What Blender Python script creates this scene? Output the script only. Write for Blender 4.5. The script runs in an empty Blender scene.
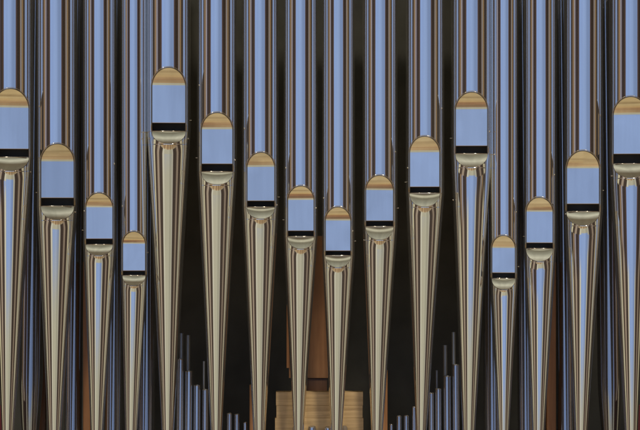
import bpy, math, random
from mathutils import Vector
random.seed(4)
scene = bpy.context.scene
C = bpy.data.collections.new("organ"); scene.collection.children.link(C)
S = 0.0025                                   # metres per unit of the drawing grid
def X(x): return (x - 320.0) * S
def Z(y): return (215.0 - y) * S
R = math.radians

# ------------------------------------------------------------------ camera
DIST = 4.3
cam_d = bpy.data.cameras.new("camera"); cam = bpy.data.objects.new("camera", cam_d); C.objects.link(cam)
cam.location = (0, -DIST, 0); cam.rotation_euler = (R(90), 0, 0)
cam_d.sensor_fit = 'HORIZONTAL'; cam_d.sensor_width = 36
cam_d.lens = 36 * DIST / (640 * S); cam_d.clip_start = 0.1; cam_d.clip_end = 100
scene.camera = cam

# ------------------------------------------------------------------ surroundings the tin mirrors (a procedural light map of the church)
def lin(c):
    return tuple(((v / 255) / 12.92 if v / 255 <= .04045 else ((v / 255 + .055) / 1.055) ** 2.4) for v in c)
world = bpy.data.worlds.new("World"); scene.world = world; world.use_nodes = True
nt = world.node_tree; nt.nodes.clear()
def N(t, **k):
    n = nt.nodes.new(t)
    for a, b in k.items(): setattr(n, a, b)
    return n
def L(a, b): nt.links.new(a, b)
def M(op, a, b=None, c=None):
    n = N('ShaderNodeMath', operation=op)
    for i, v in enumerate((a, b, c)):
        if v is None: continue
        if isinstance(v, (int, float)): n.inputs[i].default_value = v
        else: L(v, n.inputs[i])
    return n.outputs[0]
tc = N('ShaderNodeTexCoord'); sep = N('ShaderNodeSeparateXYZ'); L(tc.outputs['Generated'], sep.inputs[0])
az = M('MULTIPLY', M('ARCTAN2', sep.outputs[0], M('MULTIPLY', sep.outputs[1], -1)), 180 / math.pi)
el = M('MULTIPLY', M('ARCSINE', sep.outputs[2]), 180 / math.pi)
def smooth(v, a, b):
    n = N('ShaderNodeMapRange', interpolation_type='SMOOTHSTEP')
    L(v, n.inputs[0]); n.inputs[1].default_value = a; n.inputs[2].default_value = b
    return n.outputs[0]
def ramp(val, lo, hi, stops):
    n = N('ShaderNodeValToRGB'); cr = n.color_ramp
    stops = sorted(stops)
    while len(cr.elements) < len(stops): cr.elements.new(.5)
    for e, (p, c) in zip(cr.elements, stops):
        e.position = (p - lo) / (hi - lo); e.color = (*lin(c), 1)
    L(M('DIVIDE', M('SUBTRACT', val, lo), hi - lo), n.inputs[0])
    return n.outputs[0]
def mixc(f, a, b, bt='MIX'):
    n = N('ShaderNodeMix', data_type='RGBA', blend_type=bt)
    if isinstance(f, (int, float)): n.inputs[0].default_value = f
    else: L(f, n.inputs[0])
    for i, v in ((6, a), (7, b)):
        if isinstance(v, tuple): n.inputs[i].default_value = (*v, 1)
        else: L(v, n.inputs[i])
    return n.outputs[2]
BL = (137, 163, 212); DK = (70, 57, 50)
upper = ramp(az, -120, 120, [(-120, (60, 62, 60)), (-95, (45, 44, 42)), (-84, (48, 40, 36)), (-76, (52, 42, 36)), (-74, (128, 104, 78)), (-67, (150, 124, 96)), (-64, (74, 60, 60)),
    (-62, (120, 112, 120)), (-59.5, (214, 212, 222)), (-57, (74, 62, 70)), (-45, (40, 32, 29)), (-36, (74, 56, 48)), (-32.5, (92, 84, 94)), (-31.5, BL), (0, (143, 167, 211)),
    (30.5, (134, 158, 203)), (31.5, (120, 104, 112)), (35, (70, 52, 43)), (47, (38, 30, 26)), (56, (88, 68, 52)), (59, (176, 170, 172)), (62, (164, 152, 138)),
    (64, (66, 52, 44)), (66, (154, 128, 96)), (72, (140, 114, 82)), (75, (54, 42, 36)), (95, (44, 42, 40)), (120, (60, 62, 60))])
CR = (181, 175, 151)
lower = ramp(az, -120, 120, [(-120, (50, 48, 44)), (-98, (60, 52, 44)), (-92, (176, 164, 130)), (-80, (212, 202, 168)), (-77, (70, 56, 46)), (-66, (62, 48, 40)),
    (-62, (150, 132, 112)), (-52, (168, 150, 130)), (-49, (70, 56, 48)), (-34, (58, 47, 40)), (-31, (110, 98, 84)), (-28.5, (206, 200, 176)), (-25, (214, 209, 188)), (-19, CR), (10, (178, 174, 151)),
    (21, CR), (27, (212, 206, 186)), (30, (110, 98, 86)), (33, (58, 46, 40)), (48, (70, 56, 46)), (51, (146, 128, 110)), (59, (158, 138, 116)), (62, (60, 46, 38)),
    (76, (66, 52, 42)), (79, (206, 194, 160)), (90, (180, 168, 136)), (97, (56, 50, 42)), (120, (46, 44, 40))])
az_n = None
# beneath the nave's bright band: a wooden gallery front and floor; above the windows: frame and vault
under = ramp(el, -90, 0, [(-90, (176, 150, 104)), (-62, (190, 164, 116)), (-58, (150, 124, 84)), (-55, (192, 168, 120)), (-46, (186, 150, 98)),
    (-43, (140, 96, 64)), (-34, (150, 112, 80)), (-33, (112, 82, 58)), (-19, (142, 114, 86)), (-17.5, (214, 196, 150)), (-15, (222, 212, 184)), (0, CR)])
over = ramp(el, 0, 90, [(0, BL), (22, BL), (23, (206, 200, 176)), (25.5, (200, 190, 160)), (27, (86, 68, 52)), (38, (90, 80, 62)), (43, (206, 200, 172)), (47, (112, 106, 86)),
    (54, (150, 148, 128)), (60, (206, 202, 178)), (66, (104, 92, 70)), (90, (120, 118, 98))])
nb = N('ShaderNodeTexNoise'); nb.inputs['Scale'].default_value = 1.0; nb.inputs['Detail'].default_value = 2
cb = N('ShaderNodeCombineXYZ'); L(M('MULTIPLY', az, 1.3), cb.inputs[0]); L(M('MULTIPLY', el, .16), cb.inputs[1]); L(cb.outputs[0], nb.inputs['Vector'])
vb = M('MULTIPLY_ADD', nb.outputs[0], .24, .88); gb = N('ShaderNodeCombineColor'); [L(vb, gb.inputs[i]) for i in range(3)]
under2 = ramp(el, -90, 0, [(-90, (186, 164, 120)), (-60, (196, 172, 128)), (-57, (176, 150, 108)), (-40, (196, 168, 122)), (-36, (168, 134, 92)), (-33, (196, 166, 122)),
    (-22, (186, 156, 112)), (-18.5, (206, 190, 152)), (-16, (226, 218, 194)), (0, CR)])
nv = N('ShaderNodeTexNoise', noise_dimensions='1D'); nv.inputs['Scale'].default_value = 1.0; nv.inputs['Detail'].default_value = 1; L(M('MULTIPLY_ADD', az, .17, 3.1), nv.inputs['W'])
under = mixc(smooth(nv.outputs[0], .40, .60), under, under2)
# a lit row of orange seat backs straight ahead
row = M('MULTIPLY', .6, M('MULTIPLY', M('MULTIPLY', smooth(M('ABSOLUTE', M('ADD', az, -1.6)), 4.2, 3.4), smooth(el, -42, -38)), smooth(el, -22, -25)))
dash = M('MULTIPLY_ADD', M('SINE', M('MULTIPLY', az, 7.5)), .5, .5)
under = mixc(0.0, under, mixc(dash, lin((176, 124, 86)), lin((164, 112, 76))))
under = mixc(1.0, under, gb.outputs[0], 'MULTIPLY')
sideface = smooth(M('ABSOLUTE', az), 40, 75)
under = mixc(sideface, under, lin((104, 78, 54)))
over = mixc(sideface, over, lin((74, 66, 56)))
inner_low = smooth(el, -8.6, -4.6); outer_low = smooth(el, -3.1, -2.2)
side = smooth(M('ABSOLUTE', M('SUBTRACT', az, 1)), 19.5, 21.5)
fb = N('ShaderNodeMix', data_type='FLOAT'); L(side, fb.inputs[0]); L(inner_low, fb.inputs[2]); L(outer_low, fb.inputs[3])
band = mixc(fb.outputs[0], lower, upper)
col = mixc(smooth(el, -19.5, -17.5), under, band)
col = mixc(smooth(el, 21.5, 22.5), col, over)
# fine upright streaks (mullions, glass bars, joints) and a slow fall of light towards the right
cmb = N('ShaderNodeCombineXYZ'); L(M('MULTIPLY', az, .33), cmb.inputs[0]); L(M('MULTIPLY', el, .02), cmb.inputs[1])
nz = N('ShaderNodeTexNoise'); nz.inputs['Scale'].default_value = 1.0; nz.inputs['Detail'].default_value = 3; L(cmb.outputs[0], nz.inputs['Vector'])
cm2 = N('ShaderNodeCombineXYZ'); L(M('MULTIPLY', az, 1.15), cm2.inputs[0]); L(M('MULTIPLY', el, .03), cm2.inputs[1])
nz2 = N('ShaderNodeTexNoise'); nz2.inputs['Scale'].default_value = 1.0; nz2.inputs['Detail'].default_value = 2; L(cm2.outputs[0], nz2.inputs['Vector'])
st = M('MULTIPLY', M('MULTIPLY_ADD', nz.outputs[0], .5, .75), M('MULTIPLY_ADD', nz2.outputs[0], .36, .82))
fall = M('MULTIPLY_ADD', smooth(az, 2, 16), -.24, 1.06)
fac = M('MULTIPLY', st, fall)
gr = N('ShaderNodeCombineColor'); [L(fac, gr.inputs[i]) for i in range(3)]
col = mixc(1.0, col, gr.outputs[0], 'MULTIPLY')
bg = N('ShaderNodeBackground'); bg.inputs[1].default_value = 1.03; L(col, bg.inputs[0])
wo = N('ShaderNodeOutputWorld'); L(bg.outputs[0], wo.inputs[0])

# added lamp high on the left, no known source, to brighten the left pipes
sd = bpy.data.lights.new("added_left_spot", 'SPOT'); so = bpy.data.objects.new("added_left_spot", sd); C.objects.link(so)
so.location = (-1.7, -1.7, 1.9); sd.energy = 90; sd.spot_size = R(75); sd.spot_blend = 1; sd.shadow_soft_size = .12; sd.color = (1, .93, .82)
so.rotation_euler = (Vector((-.45, 0, -.1)) - so.location).to_track_quat('-Z', 'Y').to_euler()

sd2 = bpy.data.lights.new("added_middle_spot", 'SPOT'); so2 = bpy.data.objects.new("added_middle_spot", sd2); C.objects.link(so2)  # added lamp with no known source, brightens the pine boards and gaps
so2.location = (1.5, -2.3, 2.0); sd2.energy = 260; sd2.spot_size = R(26); sd2.spot_blend = .8; sd2.shadow_soft_size = .3; sd2.color = (1, .9, .76)
so2.rotation_euler = (Vector((0, .1, -.5)) - so2.location).to_track_quat('-Z', 'Y').to_euler()

scene.view_settings.view_transform = 'Standard'; scene.view_settings.look = 'None'; scene.view_settings.exposure = 0; scene.view_settings.gamma = 1
scene.render.engine = 'CYCLES'
cy = scene.cycles; cy.max_bounces = 16; cy.glossy_bounces = 14; cy.diffuse_bounces = 3; cy.sample_clamp_indirect = 4

# ------------------------------------------------------------------ materials
def newmat(name):
    m = bpy.data.materials.new(name); m.use_nodes = True
    t = m.node_tree; b = t.nodes['Principled BSDF']
    return m, t, b
def mnoise(t, scale, sc3, detail=3, obj=True):
    c = t.nodes.new('ShaderNodeTexCoord'); mp = t.nodes.new('ShaderNodeMapping'); n = t.nodes.new('ShaderNodeTexNoise')
    t.links.new(c.outputs['Object'], mp.inputs[0]); mp.inputs['Scale'].default_value = sc3
    oi = t.nodes.new('ShaderNodeObjectInfo'); mu = t.nodes.new('ShaderNodeMath'); mu.operation = 'MULTIPLY'; mu.inputs[1].default_value = 37.0
    t.links.new(oi.outputs['Random'], mu.inputs[0]); t.links.new(mu.outputs[0], mp.inputs['Location'])
    t.links.new(mp.outputs[0], n.inputs['Vector']); n.inputs['Scale'].default_value = scale; n.inputs['Detail'].default_value = detail
    return n, mp
def tin(name, base, rough, haze=.10, bump=.5):
    m, t, b = newmat(name)
    b.inputs['Metallic'].default_value = 1
    n, mp = mnoise(t, 6, (9, 9, .7), 4)
    n2, _ = mnoise(t, 30, (1, 1, .6), 5)
    cr = t.nodes.new('ShaderNodeValToRGB'); cr.color_ramp.elements[0].position = .3; cr.color_ramp.elements[1].position = .75
    cr.color_ramp.elements[0].color = (*[v * .92 for v in base], 1); cr.color_ramp.elements[1].color = (*base, 1)
    t.links.new(n.outputs[0], cr.inputs[0]); t.links.new(cr.outputs[0], b.inputs['Base Color'])
    mr = t.nodes.new('ShaderNodeMapRange'); mr.inputs[3].default_value = rough * .7; mr.inputs[4].default_value = rough * 1.4
    t.links.new(n2.outputs[0], mr.inputs[0]); t.links.new(mr.outputs[0], b.inputs['Roughness'])
    n3, _ = mnoise(t, 1, (26, 26, 5.5), 1.5)
    bp = t.nodes.new('ShaderNodeBump'); bp.inputs['Strength'].default_value = bump; bp.inputs['Distance'].default_value = .00022
    t.links.new(n3.outputs[0], bp.inputs['Height']); t.links.new(bp.outputs[0], b.inputs['Normal'])
    if haze:  # diffuse share added as haze that catches the added spotlight
        d = t.nodes.new('ShaderNodeBsdfDiffuse'); d.inputs[0].default_value = (.62, .6, .54, 1)
        mx = t.nodes.new('ShaderNodeMixShader'); mx.inputs[0].default_value = haze
        o = t.nodes['Material Output']; t.links.new(b.outputs[0], mx.inputs[1]); t.links.new(d.outputs[0], mx.inputs[2]); t.links.new(mx.outputs[0], o.inputs[0])
    return m
TIN = tin('polished_tin', (.86, .85, .83), .03, .05, .7)
LIPTIN = tin('burnished_lip_tin', (.80, .795, .775), .03, .06, .35)
GROOVE = tin('dark_outline', (.13, .11, .09), .3, .1, 0)  # dark tone outlining the mouth and lower lip
BEAD = tin('rubbed_tin_edge', (.74, .68, .56), .16, .05, 0)
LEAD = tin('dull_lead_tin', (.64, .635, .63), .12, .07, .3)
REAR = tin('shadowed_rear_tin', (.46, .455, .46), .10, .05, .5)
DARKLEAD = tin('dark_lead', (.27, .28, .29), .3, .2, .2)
def matte(name, c, rough=.8):
    m, t, b = newmat(name); b.inputs['Roughness'].default_value = rough
    n, _ = mnoise(t, 9, (1, 1, 1), 5)
    cr = t.nodes.new('ShaderNodeValToRGB'); cr.color_ramp.elements[0].position = .3; cr.color_ramp.elements[1].position = .7
    cr.color_ramp.elements[0].color = (*[v * .75 for v in c], 1); cr.color_ramp.elements[1].color = (*[v * 1.15 for v in c], 1)
    t.links.new(n.outputs[0], cr.inputs[0]); t.links.new(cr.outputs[0], b.inputs['Base Color'])
    return m
DARK = matte('black_stained_board', (.105, .100, .076))
SLIT_CAP_DARK = matte('slit_shade_cap_dark', (.28, .23, .17))  # darkens the slits as shade; also the dark caps' own colour
RED = matte('dark_red_paint', (.16, .012, .014), .5)
def wood(name, a, bcol, axis='x', rough=.45):
    m, t, b = newmat(name); b.inputs['Roughness'].default_value = rough
    sc = (2.6, 40, 46) if axis == 'x' else (24, 20, 1.3)
    n, mp = mnoise(t, 3.2, sc, 6)
    n.inputs['Distortion'].default_value = .6
    cr = t.nodes.new('ShaderNodeValToRGB'); e = cr.color_ramp.elements; e[0].position = .28; e[1].position = .72
    e[0].color = (*a, 1); e[1].color = (*bcol, 1); t.links.new(n.outputs[0], cr.inputs[0])
    n2, _ = mnoise(t, 14, (1, 1, 1), 3)
    mx = t.nodes.new('ShaderNodeMix'); mx.data_type = 'RGBA'; mx.blend_type = 'MULTIPLY'; mx.inputs[0].default_value = .35
    t.links.new(cr.outputs[0], mx.inputs[6]); t.links.new(n2.outputs[0], mx.inputs[7]); t.links.new(mx.outputs[2], b.inputs['Base Color'])
    bp = t.nodes.new('ShaderNodeBump'); bp.inputs['Strength'].default_value = .25; bp.inputs['Distance'].default_value = .0006
    t.links.new(n.outputs[0], bp.inputs['Height']); t.links.new(bp.outputs[0], b.inputs['Normal'])
    return m
PINE = wood('pale_pine', (.56, .37, .16), (.88, .62, .30), 'x')
PLANK = wood('amber_pine', (.34, .15, .05), (.52, .26, .10), 'z')
OAK = wood('brown_oak', (.36, .15, .045), (.54, .25, .085), 'z')
UMBER = wood('dark_oak', (.16, .075, .035), (.26, .13, .06), 'z')

# ------------------------------------------------------------------ mesh helpers (grid units, y forward towards the camera = -Y)
def tagset(o, label=None, cat=None, group=None, kind=None):
    for k, v in (('label', label), ('category', cat), ('group', group), ('kind', kind)):
        if v: o[k] = v
def link(name, verts, faces, mat, parent=None, normals=None, origin=(0, 0, 0), smooth=True):
    me = bpy.data.meshes.new(name); ox, oy, oz = origin
    me.from_pydata([(v[0] - ox, v[1] - oy, v[2] - oz) for v in verts], [], faces); me.update()
    me.materials.append(mat)
    if smooth: me.shade_smooth()
    if normals: me.normals_split_custom_set_from_vertices(normals)
    o = bpy.data.objects.new(name, me); C.objects.link(o)
    if parent: o.parent = parent
    else: o.location = origin
    return o
def grid_faces(nr, nc, flip=False):
    f = []
    for i in range(nr - 1):
        for j in range(nc - 1):
            a = i * nc + j; q = (a, a + nc, a + nc + 1, a + 1)
            f.append(q[::-1] if flip else q)
    return f
def P3(x, y, d): return (X(x), -d * S, Z(y))          # x, y on the drawing grid, d units in front of the pipe axis plane
def surf(name, fn, us, vs, mat, parent, origin, outward=None):
    """fn(u, v) -> (x, y, d); exact normals by finite differences"""
    vt, nm = [], []
    for v in vs:
        for u in us(v):
            p = Vector(P3(*fn(u, v))); e = 1e-3
            du = Vector(P3(*fn(u + e, v))) - Vector(P3(*fn(u - e, v))); dv = Vector(P3(*fn(u, v + e))) - Vector(P3(*fn(u, v - e)))
            n = du.cross(dv)
            if n.length < 1e-12: n = Vector((0, -1, 0))
            n.normalize()
            if n.dot(outward(u, v)) < 0: n = -n
            vt.append(p); nm.append(n)
    nc = len(us(vs[0])); f = grid_faces(len(vs), nc)
    # orient faces like the normals
    q = f[len(f) // 2]; fn_ = (vt[q[1]] - vt[q[0]]).cross(vt[q[3]] - vt[q[0]])
    if fn_.dot(nm[q[0]]) < 0: f = [g[::-1] for g in f]
    return link(name, vt, f, mat, parent, nm, origin)
def tube(name, pts, rad, mat, parent, origin, seg=8):
    """pts in grid units (x, y, d); one mesh"""
    P = [Vector(P3(*p)) for p in pts]; vt = []
    for i, p in enumerate(P):
        t = (P[min(i + 1, len(P) - 1)] - P[max(i - 1, 0)]).normalized()
        a = t.cross(Vector((0, -1, 0)));  a = a.normalized() if a.length > 1e-4 else Vector((1, 0, 0))
        b = t.cross(a).normalized()
        for k in range(seg):
            w = 2 * math.pi * k / seg; vt.append(p + (a * math.cos(w) + b * math.sin(w)) * rad * S)
    f = []
    for i in range(len(P) - 1):
        for k in range(seg):
            f.append((i * seg + k, i * seg + (k + 1) % seg, (i + 1) * seg + (k + 1) % seg, (i + 1) * seg + k))
    f.append(tuple(range(seg))[::-1]); f.append(tuple(range((len(P) - 1) * seg, len(P) * seg)))
    return link(name, vt, f, mat, parent, None, origin)
def lathe(name, cx, prof, depth, mat, parent, origin, seg=40, lean=0.0):
    """prof: list of (radius, y). depth: distance behind the axis plane in grid units"""
    vt = []
    for (r, y) in prof:
        for k in range(seg):
            w = 2 * math.pi * k / seg; vt.append(Vector(P3(cx + r * math.cos(w), y, -depth - lean * (YTIP - y) + r * math.sin(w))))
    f = []
    for i in range(len(prof) - 1):
        for k in range(seg): f.append((i * seg + k, i * seg + (k + 1) % seg, (i + 1) * seg + (k + 1) % seg, (i + 1) * seg + k))
    f = [q for q in f]
    o = link(name, vt, f, mat, parent, None, origin)
    o.data.set_sharp_from_angle(angle=R(30))
    return o
def box(name, x0, x1, y0, y1, d0, d1, mat, parent=None, origin=None, bevel=.5):
    """d0 < d1 in units in front of the axis plane"""
    vt = [Vector(P3(x, y, d)) for x in (x0, x1) for y in (y0, y1) for d in (d0, d1)]
    f = [(0, 1, 3, 2), (4, 6, 7, 5), (0, 4, 5, 1), (2, 3, 7, 6), (0, 2, 6, 4), (1, 5, 7, 3)]
    origin = origin or P3((x0 + x1) / 2, y1, (d0 + d1) / 2)
    o = link(name, vt, f, mat, parent, None, origin, smooth=False)
    import bmesh
    bm = bmesh.new(); bm.from_mesh(o.data); bmesh.ops.recalc_face_normals(bm, faces=bm.faces)
    if bevel: bmesh.ops.bevel(bm, geom=list(bm.edges), offset=bevel * S, segments=2, affect='EDGES', profile=.5)
    bm.to_mesh(o.data); bm.free()
    return o
def empty(name, loc, **k):
    o = bpy.data.objects.new(name, None); C.objects.link(o); o.location = loc; o.empty_display_size = .02; tagset(o, **k); return o

# ------------------------------------------------------------------ the setting
tagset(box('back_wall', -260, 900, -420, 520, -190, -180, DARK, bevel=0), kind='structure')
tagset(box('side_wall', -275, -262, -420, 520, -180, -20, DARK, bevel=0), kind='structure')
tagset(box('side_wall', 902, 915, -420, 520, -180, -20, DARK, bevel=0), kind='structure')
tagset(box('ceiling', -260, 900, -440, -422, -190, -20, DARK, bevel=0), kind='structure')
tagset(box('wind_chest', -40, 680, 476, 500, -170, 34, UMBER), 'long dark oak wind chest carrying all the pipe feet', 'wind chest')

YTIP = 476.0
# ------------------------------------------------------------------ front pipes
YT = -70
def front_pipe(cx, r, mcx, w, ya, yo, yb, yl, cf, rf, lean, label, nubs=()):
    root_loc = P3(cf, YTIP, math.tan(R(lean)) * (YTIP - yb))
    root = empty('organ_pipe', root_loc, label=label, cat='organ pipe', group='front row of the organ facade')
    r += .45
    # the measured outlines of the mouth belong to its face, which stands forward of the pipe's axis
    kf = 1 - .72 * r * S / DIST
    mcx = 320 + (mcx - 320) * kf; ya, yo, yb, yl = [215 + (v - 215) * kf for v in (ya, yo, yb, yl)]; w *= kf
    ph = math.asin(max(-.17, min(.17, (mcx - cx) / r)))
    fm = math.sqrt(r * r - w * w); h = 1.12 * w; PW = 2.0
    cp, sp = math.cos(ph), math.sin(ph)
    def rot(x, d): return (x * cp + d * sp, d * cp - x * sp)     # turn about the pipe's axis
    def wb(y):                                                   # half width of the flattened mouth at height y (body)
        t = y - ya
        if t <= 0: return 0.0
        if t >= h: return w
        return w * max(0.0, 1 - (1 - t / h) ** PW) ** (1 / 2.0)
    top_rows = [YT, YT + 60, ya - 20, ya - 3, ya]
    top_rows = sorted(v for v in top_rows if v <= ya)
    arch = [ya + h * (1 - math.cos(math.pi / 2 * k / 36)) for k in range(1, 37)]
    rows = top_rows + arch + [ya + h + (yb - ya - h) * k / 4 for k in range(1, 5)]
    NU = 110
    def body(u, y):                                              # u 0..1 round the back
        a0 = math.asin(min(1, wb(y) / r)); a = a0 + (2 * math.pi - 2 * a0) * u
        x, d = rot(r * math.sin(a), r * math.cos(a)); return (cx + x, y, d)
    # exact cylinder normals
    vt, nm = [], []
    for y in rows:
        for j in range(NU + 1):
            p = body(j / NU, y); vt.append(Vector(P3(*p))); nm.append(Vector(((p[0] - cx) / r, -p[2] / r, 0)))
    f = grid_faces(len(rows), NU + 1)
    q = f[5]; 
    if (vt[q[1]] - vt[q[0]]).cross(vt[q[3]] - vt[q[0]]).dot(nm[q[0]]) < 0: f = [g[::-1] for g in f]
    link('body', vt, f, TIN, root, nm, root_loc)
    # upper lip: the wall pressed flat, arched at the top
    lrows = [ya + h * (1 - math.cos(math.pi / 2 * k / 40)) for k in range(0, 41)]
    lrows[0] = ya + .01
    lrows += [ya + h + (yo - ya - h) * k / 6 for k in range(1, 7)]
    sag = random.uniform(.05, .3); tw = random.uniform(-.22, .22); tl2 = random.uniform(-.003, .004)
    def lipf(y): 
        ww = wb(y); return math.sqrt(r * r - ww * ww)
    def lip(u, y):
        k = max(0, min(1, (y - ya - h) / max(1, yo - ya - h)))
        x, d = rot(wb(y) * u, lipf(y) - sag * k * (1 - k) * (1 - u * u) + tw * u * min(1, max(0, y - ya) / h) * (1 - .5 * k) + tl2 * (y - ya)); return (cx + x, y, d)
    US = [-1 + 2 * k / 12 for k in range(13)]
    ul = surf('upper_lip', lip, lambda v: US, lrows, LIPTIN, root, root_loc, lambda u, v: Vector((0, -1, -.2)))
    # cut edge of the lip
    vt = []
    for k in range(13):
        u = US[k]; x, d = rot(w * u, fm); x2, d2 = rot(w * u, fm - 1.1)
        vt += [Vector(P3(cx + x, yo, d)), Vector(P3(cx + x, yo + .35, d - .1)), Vector(P3(cx + x2, yo + .35, d2))]
    fs = []
    for k in range(12):
        a = k * 3; fs += [(a, a + 1, a + 4, a + 3), (a + 1, a + 2, a + 5, a + 4)]
    link('lip_edge', vt, fs, BEAD, ul, None, root_loc, smooth=False).location = (0, 0, 0)
    # raised rim following arch and sides of the mouth
    pts = []
    for s in (-1, 1):
        seq = []
        for y in ([yb] + [yo] + lrows[::-1][6:]):
            x, d = rot(s * wb(y), lipf(y) + .12); seq.append((cx + x, y, d))
        pts += seq if s < 0 else seq[::-1]
    tube('mouth_rim', pts, .46, GROOVE, ul, root_loc)
    pts = []
    for s in (-1, 1):
        seq = []
        for y in [yb - .6, yo] + lrows[::-1][6:]:
            kk = 1 + .95 / w; xx = wb(y) * kk; yy = ya + h + (y - ya - h) * (kk if y < ya + h else 1)
            x, d = rot(s * xx, math.sqrt(max(0, r * r - xx * xx)) + .1); seq.append((cx + x, yy, d))
        pts += seq if s < 0 else seq[::-1]
    tube('scribed_line', pts, .26, BEAD, ul, root_loc)
    # dark liner in the pipe, its colour standing in for the slit's shade
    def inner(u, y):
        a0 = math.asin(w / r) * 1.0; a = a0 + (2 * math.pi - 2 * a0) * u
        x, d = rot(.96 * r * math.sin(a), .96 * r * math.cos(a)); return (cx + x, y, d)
    surf('inner_wall', inner, lambda v: [k / 48 for k in range(49)], [yo - 26, yb + 1], SLIT_CAP_DARK, root, root_loc, lambda u, v: Vector((0, -1, 0)))
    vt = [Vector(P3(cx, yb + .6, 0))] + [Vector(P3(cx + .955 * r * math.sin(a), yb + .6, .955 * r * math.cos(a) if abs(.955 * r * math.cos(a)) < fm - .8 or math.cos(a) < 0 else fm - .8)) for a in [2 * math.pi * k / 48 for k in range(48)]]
    link('languid', vt, [(0, 1 + k, 1 + (k + 1) % 48) for k in range(48)], SLIT_CAP_DARK, root, None, root_loc, smooth=False)
    # foot: a cone from the mouth down to the toe, with the lower lip pressed into it
    slope = (r - rf) / (430.0 - yb); hl = yl - yb; tl = math.tan(R(lean))
    def rad(y): return max(3.2, r - slope * (y - yb))
    def ax(y): return cx + (cf - cx) * (y - yb) / (430.0 - yb), tl * (y - yb)
    rb = rad(yl)
    def fl(y):
        t = (y - yb) / hl
        return fm + (rb - fm) * (max(0, t) ** 1.1)
    def wl(y):
        if y >= yl: return 0.0
        return w * math.sqrt(max(0, 1 - max(0, (y - yb) / hl) ** 2.15))
    SG = 9.0 * (r / 17.0); AM = .95 * (r / 17.0)
    def foot(u, y):
        rr = rad(y); a0 = math.asin(min(1, wl(y) / rr)) if y < yl else 0.0
        a = a0 + (2 * math.pi - 2 * a0) * u
        xl = rr * math.sin(a); dl = rr * math.cos(a)
        if dl > 0:
            e = math.sqrt((xl / w) ** 2 + ((y - yb) / hl) ** 2) - 1; dd = max(0, e) * (w + hl) / 2
            if dd < SG:
                k = max(0, min(1, (y - yb) / hl)); k = k * k * (3 - 2 * k)
                b = 1 + AM * (1 - dd / SG) ** 2 * k * max(0, dl / rr) / rr
                dl *= b
        x, d = rot(xl, dl); c, f0 = ax(y); return (c + x, y, f0 + d)
    frows = [yb + hl * math.sin(math.pi / 2 * k / 30) for k in range(31)] + [yl + SG * 1.3 * k / 16 for k in range(1, 17)]
    y0 = frows[-1]; frows += [y0 + (YTIP - 10 - y0) * k / 24 for k in range(1, 25)] + [YTIP]
    surf('foot', foot, lambda v: [k / 120 for k in range(121)], frows, TIN, root, root_loc,
         lambda u, v: Vector((math.sin(2 * math.pi * u), -math.cos(2 * math.pi * u), 0)))
    lr = [yb + hl * math.sin(math.pi / 2 * k / 24) for k in range(25)]; lr[-1] = yl - .01
    def low(u, y):
        x, d = rot(wl(y) * u, fl(y) - .25 * (1 - u * u) * math.sin(math.pi * min(1, max(0, (y - yb) / hl)))); c, f0 = ax(y); return (c + x, y, f0 + d)
    ll = surf('lower_lip', low, lambda v: US, lr, LIPTIN, root, root_loc, lambda u, v: Vector((0, -1, .4)))
    vt = []; k2 = 0
    for s in (-1, 1):
        for y in lr:
            ww = wl(y); c, f0 = ax(y); fe = math.sqrt(max(0, rad(y) ** 2 - ww * ww))
            for dd in (fl(y) + .02, fe - .02, fe + .7 * ((y - yb) / hl)):
                x, d = rot(s * ww, dd); vt.append(Vector(P3(c + x, y, f0 + d)))
    fs = []
    for b0 in (0, 3 * len(lr)):
        for i in range(len(lr) - 1):
            a = b0 + 3 * i; fs += [(a, a + 1, a + 4, a + 3), (a + 1, a + 2, a + 5, a + 4)]
    link('lip_step', vt, fs, BEAD, ll, None, root_loc).location = (0, 0, 0)
    pts = []
    for s in (-1, 1):
        seq = []
        for y in lr:
            x, d = rot(s * wl(y), math.sqrt(max(0, rad(y) ** 2 - wl(y) ** 2)) + .5 * ((y - yb) / hl)); c, f0 = ax(y); seq.append((c + x, y, f0 + d))
        pts += seq if s < 0 else seq[::-1]
    tube('lip_rim', pts, .42, GROOVE, ll, root_loc)
    x0, d0 = rot(-w * .98, fm); x1, d1 = rot(w * .98, fm)
    tube('lip_crest', [(cx + x0, yb, d0), (cx + x1, yb, d1)], .45, BEAD, ll, root_loc)
    # soldered joint ring between body and foot
    a0 = math.asin(w / r); pts = []
    for k in range(61):
        a = a0 + (2 * math.pi - 2 * a0) * k / 60; x, d = rot((r + .08) * math.sin(a), (r + .08) * math.cos(a)); pts.append((cx + x, yb + 1.2 * max(0, 1 - abs(math.cos(a))) - .2, d))
    tube('solder_ring', pts, .3, BEAD, root, root_loc, 6)
    for s, yy in ((random.choice((-1, 1)), yb - random.uniform(10, 26)),):
        a = s * R(84); pp = [(r - .3), (r + 1.3)]
        tube('side_pin', [(cx + q * math.sin(a), yy, q * math.cos(a) + .6) for q in pp], .35, BEAD, root, root_loc, 6)
    for (s, yy) in nubs:
        a = s * R(62); x, d = rot((r + .2) * math.sin(a), (r + .2) * math.cos(a))
        vt, fs = [], []
        for i in range(7):
            for k in range(10):
                th = math.pi * i / 6; q = 2 * math.pi * k / 10
                vt.append(Vector(P3(cx + x + .55 * math.sin(th) * math.cos(q), yy + .8 * math.cos(th), d + .55 * math.sin(th) * math.sin(q))))
        for i in range(6):
            for k in range(10): fs.append((i * 10 + k, i * 10 + (k + 1) % 10, (i + 1) * 10 + (k + 1) % 10, (i + 1) * 10 + k))
        link('solder_nub', vt, fs, BEAD, root, None, root_loc)
    return root

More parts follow.
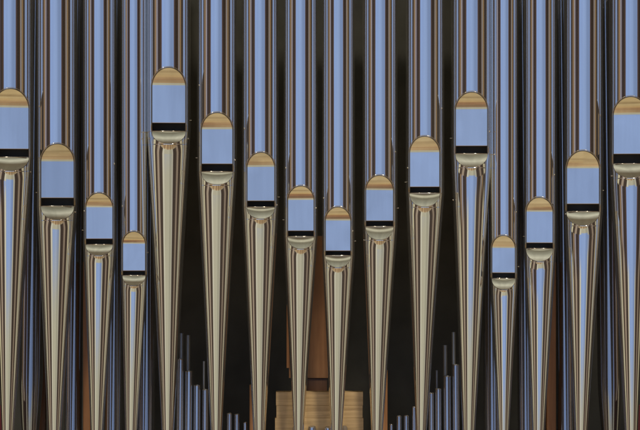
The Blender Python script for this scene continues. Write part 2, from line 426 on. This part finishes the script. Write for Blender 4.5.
T = 'tin organ pipe '
FP = [
 # cx, r, mouth cx, half width, arch top, slit top, slit bottom, lower lip end, foot cx at 430, foot r at 430, lean
 (11.7, 21.0, 11.7, 17.6, 89, 148.5, 157, 171, 9.0, 6.2, 1.3, T + 'leftmost, cut by the left edge of the photo', [(1, 172)]),
 (57.3, 19.6, 58.4, 16.4, 144, 197.5, 206, 220, 55.3, 6.6, 1.0, T + 'second from the left edge', [(-1, 107), (1, 212)]),
 (100.0, 16.2, 99.5, 13.4, 193, 238.5, 244.5, 255.5, 97.8, 6.3, 1.9, T + 'third from the left edge', [(-1, 211), (1, 164)]),
 (134.3, 12.7, 134.2, 11.3, 231.5, 270.5, 275.5, 285.5, 131.8, 6.0, 1.5, T + 'narrowest of the left half, left of the highest mouth', [(-1, 206)]),
 (168.8, 21.4, 169.3, 16.8, 68, 122.5, 131, 144, 167.0, 6.2, -1.8, T + 'with the highest mouth of all', [(-1, 139), (1, 139)]),
 (217.0, 19.5, 217.5, 15.6, 113, 163.5, 171.5, 185, 216.0, 5.7, -1.1, T + 'just right of the one with the highest mouth', [(-1, 86), (1, 160)]),
 (260.3, 17.8, 261.3, 13.8, 152.5, 200.5, 207, 219, 259.3, 6.3, -.5, T + 'first one left of the pale pine chest', [(-1, 129), (1, 205)]),
 (300.6, 16.5, 301.0, 13.1, 186, 230.5, 236.5, 249, 298.6, 5.2, 0.0, T + 'whose foot crosses the left half of the pale pine chest', [(-1, 168), (1, 208)]),
 (338.4, 15.9, 337.8, 12.7, 207, 250.5, 255.5, 267.5, 336.5, 5.9, 0.0, T + 'whose foot crosses the right half of the pale pine chest', [(-1, 198), (1, 231)]),
 (380.0, 17.0, 379.2, 13.8, 175.5, 220.5, 226.5, 240, 377.0, 5.9, 0.0, T + 'first one right of the pale pine chest', [(-1, 240), (1, 152)]),
 (425.0, 18.7, 424.2, 15.0, 136.5, 186.5, 193, 207, 421.5, 5.4, -.7, T + 'second one right of the pale pine chest', [(1, 109), (-1, 168)]),
 (471.2, 19.8, 471.2, 16.0, 92.5, 145.5, 153.5, 167.5, 468.3, 6.2, 1.3, T + 'with the highest mouth of the right half', [(-1, 200), (1, 132)]),
 (503.8, 13.6, 503.0, 11.6, 235.5, 272.5, 278.5, 289.5, 502.6, 5.4, 3.3, T + 'narrowest of the right half, with the lowest mouth', [(1, 212)]),
 (540.0, 15.8, 538.3, 13.3, 197.5, 242.5, 248.5, 261.5, 537.0, 6.2, 3.1, T + 'third from the right edge', [(1, 175)]),
 (583.2, 18.8, 581.4, 16.2, 151, 203.5, 211.5, 225.5, 579.3, 6.4, 2.7, T + 'second from the right edge', [(1, 116), (-1, 214)]),
 (629.8, 20.3, 629.6, 16.8, 97, 153.5, 163.5, 178, 629.0, 6.4, 2.7, T + 'rightmost, cut by the right edge of the photo', [(-1, 176)]),
]
for a in FP: front_pipe(*a)

# ------------------------------------------------------------------ second rank behind the flanks
def depth_fix(x, y, depth):                                      # grid position seen at (x, y) when standing further back
    k = 1 + depth * S / DIST
    return 320 + (x - 320) * k, 215 + (y - 215) * k
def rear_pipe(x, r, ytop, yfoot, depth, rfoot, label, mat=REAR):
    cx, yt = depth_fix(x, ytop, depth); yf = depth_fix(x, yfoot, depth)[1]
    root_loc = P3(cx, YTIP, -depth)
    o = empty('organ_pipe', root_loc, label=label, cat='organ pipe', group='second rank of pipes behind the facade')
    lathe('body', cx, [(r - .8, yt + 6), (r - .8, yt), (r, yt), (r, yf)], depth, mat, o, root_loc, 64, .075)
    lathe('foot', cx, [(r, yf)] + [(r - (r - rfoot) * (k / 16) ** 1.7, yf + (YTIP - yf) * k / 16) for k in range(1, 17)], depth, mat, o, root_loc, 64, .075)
    return o
RP = [(29.5, 12.5, -70, 372, 'between the two leftmost tall pipes'),
      (72.5, 9, -70, 440, 'in the gap left of the orange brown post'),
      (112.5, 9.5, -70, 440, 'seen in the gap left of the narrowest left pipe'),
      (145.5, 9, -70, 440, 'seen in the gap right of the narrowest left pipe'),
      (493, 9, -70, 440, 'seen in the gap left of the narrowest right pipe'),
      (526.5, 8.5, -70, 440, 'seen in the gap right of the narrowest right pipe'),
      (566, 9, -70, 440, 'seen just right of the right orange brown post'),
      (611, 12.5, -70, 378, 'seen in the gap between the two rightmost tall pipes')]
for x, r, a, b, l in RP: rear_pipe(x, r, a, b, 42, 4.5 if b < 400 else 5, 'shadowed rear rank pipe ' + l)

# ------------------------------------------------------------------ timber
def timber(name, x0, x1, y0, y1, dep, th, mat, label, cat, **k):
    a, b = depth_fix(x0, y0, dep); c, d = depth_fix(x1, y1, dep)
    o = box(name, a, c, b, d, -dep - th, -dep, mat); tagset(o, label, cat, k.get('group')); return o
timber('wooden_post', 83, 90, 262, 470, 34, 10, OAK, 'orange brown wooden post behind the gap left of the third tall pipe', 'post')
timber('wooden_post', 37.5, 45, 230, 470, 66, 10, UMBER, 'dark brown wooden post behind the second tall pipe from the left', 'post')
timber('wooden_post', 547, 556, 262, 470, 34, 10, OAK, 'orange brown wooden post behind the gap right of the third pipe from the right', 'post')
timber('wooden_post', 249.5, 257, 385, 470, 30, 6, PLANK, 'slim reddish post behind the foot left of the pine chest', 'post')
timber('wooden_post', 380, 387.5, 370, 470, 30, 6, PLANK, 'slim reddish post behind the foot right of the pine chest', 'post')
timber('red_post', -14, 2.3, 406, 470, 14, 5, RED, 'dark red painted post at the bottom left corner', 'post')
timber('red_post', 635, 652, 405, 470, 16, 5, RED, 'dark red painted post at the bottom right corner', 'post')
# wooden board in the middle
dl = 60
loc = P3(308, 392, -dl); t = empty('wooden_board', loc, label='upright amber wooden board behind the middle feet above the pine chest', cat='board')
def dbox(name, x0, x1, y0, y1, dep, th, mat, parent, o):
    a, b = depth_fix(x0, y0, dep); c, d = depth_fix(x1, y1, dep); return box(name, a, c, b, d, -dep - th, -dep, mat, parent, o, .15)
dbox('panel', 289, 330, 236, 378, dl, 7, PLANK, t, loc)
dbox('cleat', 286.6, 289, 305, 368, dl - 2, 5, OAK, t, loc)
dbox('skirt', 297, 327, 378.4, 392, dl + 3, 6, UMBER, t, loc)
# pine chest: boards and frame
loc = P3(319, YTIP, -38); t = empty('pine_chest', loc, label='pale pine chest of stacked boards behind the middle feet at the bottom', cat='chest')
dbox('board', 276, 363, 392, 405.4, 18, 11, PINE, t, loc)
dbox('board', 276.4, 362.6, 405.55, 418.0, 18.1, 11, PINE, t, loc)
dbox('board', 275, 363.4, 418.15, 470, 17.8, 11, PINE, t, loc)

# domed caps standing before the pine chest
for x, r, y, m, l in [(295.5, 3.0, 425.5, SLIT_CAP_DARK, 'small dark domed cap left of the left foot before the pine chest'), (312, 4.2, 425.2, LEAD, 'small grey domed cap right of the left foot before the pine chest'),
                (328, 4.0, 426, LEAD, 'small grey domed cap left of the right foot before the pine chest'), (344, 3.6, 425.5, SLIT_CAP_DARK, 'small dark domed cap right of the right foot before the pine chest')]:
    cx, yt = depth_fix(x, y, 11); loc = P3(cx, YTIP, -11)
    t = empty('capped_pipe', loc, label=l, cat='organ pipe', group='capped pipes before the pine chest')
    lathe('cap', cx, [(.05, yt), (r * .5, yt + .3), (r * .85, yt + 1.2), (r, yt + 3), (r, yt + 9)], 11, m, t, loc, 32)
    lathe('body', cx, [(r * .8, yt + 9), (r * .8, YTIP)], 11, m, t, loc, 32)

# ------------------------------------------------------------------ small dull pipes in the gaps
def small_pipe(x, r, y, dep, label, mat=LEAD, grp='small dull pipes low in the gaps'):
    cx, yt = depth_fix(x, y, dep); loc = P3(cx, YTIP, -dep)
    t = empty('small_organ_pipe', loc, label=label, cat='organ pipe', group=grp)
    lathe('body', cx, [(r * .86, yt + 8), (r * .86, yt), (r, yt), (r, YTIP - 14)], dep, mat, t, loc, 40, .08)
    lathe('foot', cx, [(r, YTIP - 14), (r * .4, YTIP)], dep, mat, t, loc, 40, .08)
    if mat is LEAD: tube('rim', [(cx + r * math.cos(a), yt, -dep - .08 * (YTIP - yt) + r * math.sin(a)) for a in [2 * math.pi * k / 32 for k in range(33)]], .32, BEAD, t, loc, 6)
for x, r, y, l in [
    (179.6, 3.9, 360, 'tallest of the four small dull pipes left of the sixth tall pipe'),
    (188.3, 4.0, 372, 'second tallest of the four small dull pipes left of the sixth tall pipe'),
    (196.7, 3.8, 386, 'third of the four small dull pipes stepping down left of the sixth tall pipe'),
    (205.0, 3.2, 390.3, 'shortest of the four small dull pipes left of the sixth tall pipe'),
    (229.2, 2.7, 414, 'tiny dull pipe just right of the sixth tall foot'),
    (236.8, 2.7, 414.8, 'tiny dull pipe in the middle of three left of the seventh tall foot'),
    (245.2, 2.2, 423, 'tiny short dull pipe close to the left side of the seventh tall foot'),
    (252.7, 1.5, 424.5, 'thinnest short pipe before the slim reddish post left of the pine chest'),
    (383.4, 1.5, 426, 'thinnest short pipe before the slim reddish post right of the pine chest'),
    (391.2, 2.0, 425, 'tiny short dull pipe right of the slim post and the pine chest'),
    (399.2, 2.7, 416.5, 'tiny dull pipe midway between the tenth and eleventh tall feet'),
    (406.6, 2.7, 416.2, 'tiny dull pipe second left of the eleventh tall foot'),
    (414.4, 2.4, 407.5, 'tiny taller dull pipe touching the left side of the eleventh tall foot'),
    (431.4, 3.0, 393.7, 'shortest of the four small dull pipes right of the eleventh tall pipe'),
    (438.6, 3.4, 389.4, 'second shortest of the four small dull pipes right of the eleventh tall pipe'),
    (447.6, 4.0, 377, 'second tallest of the four small dull pipes right of the eleventh tall pipe'),
    (456.4, 3.9, 365.5, 'tallest of the four small dull pipes right of the eleventh tall pipe')]:
    small_pipe(x, r, y, 34, l)
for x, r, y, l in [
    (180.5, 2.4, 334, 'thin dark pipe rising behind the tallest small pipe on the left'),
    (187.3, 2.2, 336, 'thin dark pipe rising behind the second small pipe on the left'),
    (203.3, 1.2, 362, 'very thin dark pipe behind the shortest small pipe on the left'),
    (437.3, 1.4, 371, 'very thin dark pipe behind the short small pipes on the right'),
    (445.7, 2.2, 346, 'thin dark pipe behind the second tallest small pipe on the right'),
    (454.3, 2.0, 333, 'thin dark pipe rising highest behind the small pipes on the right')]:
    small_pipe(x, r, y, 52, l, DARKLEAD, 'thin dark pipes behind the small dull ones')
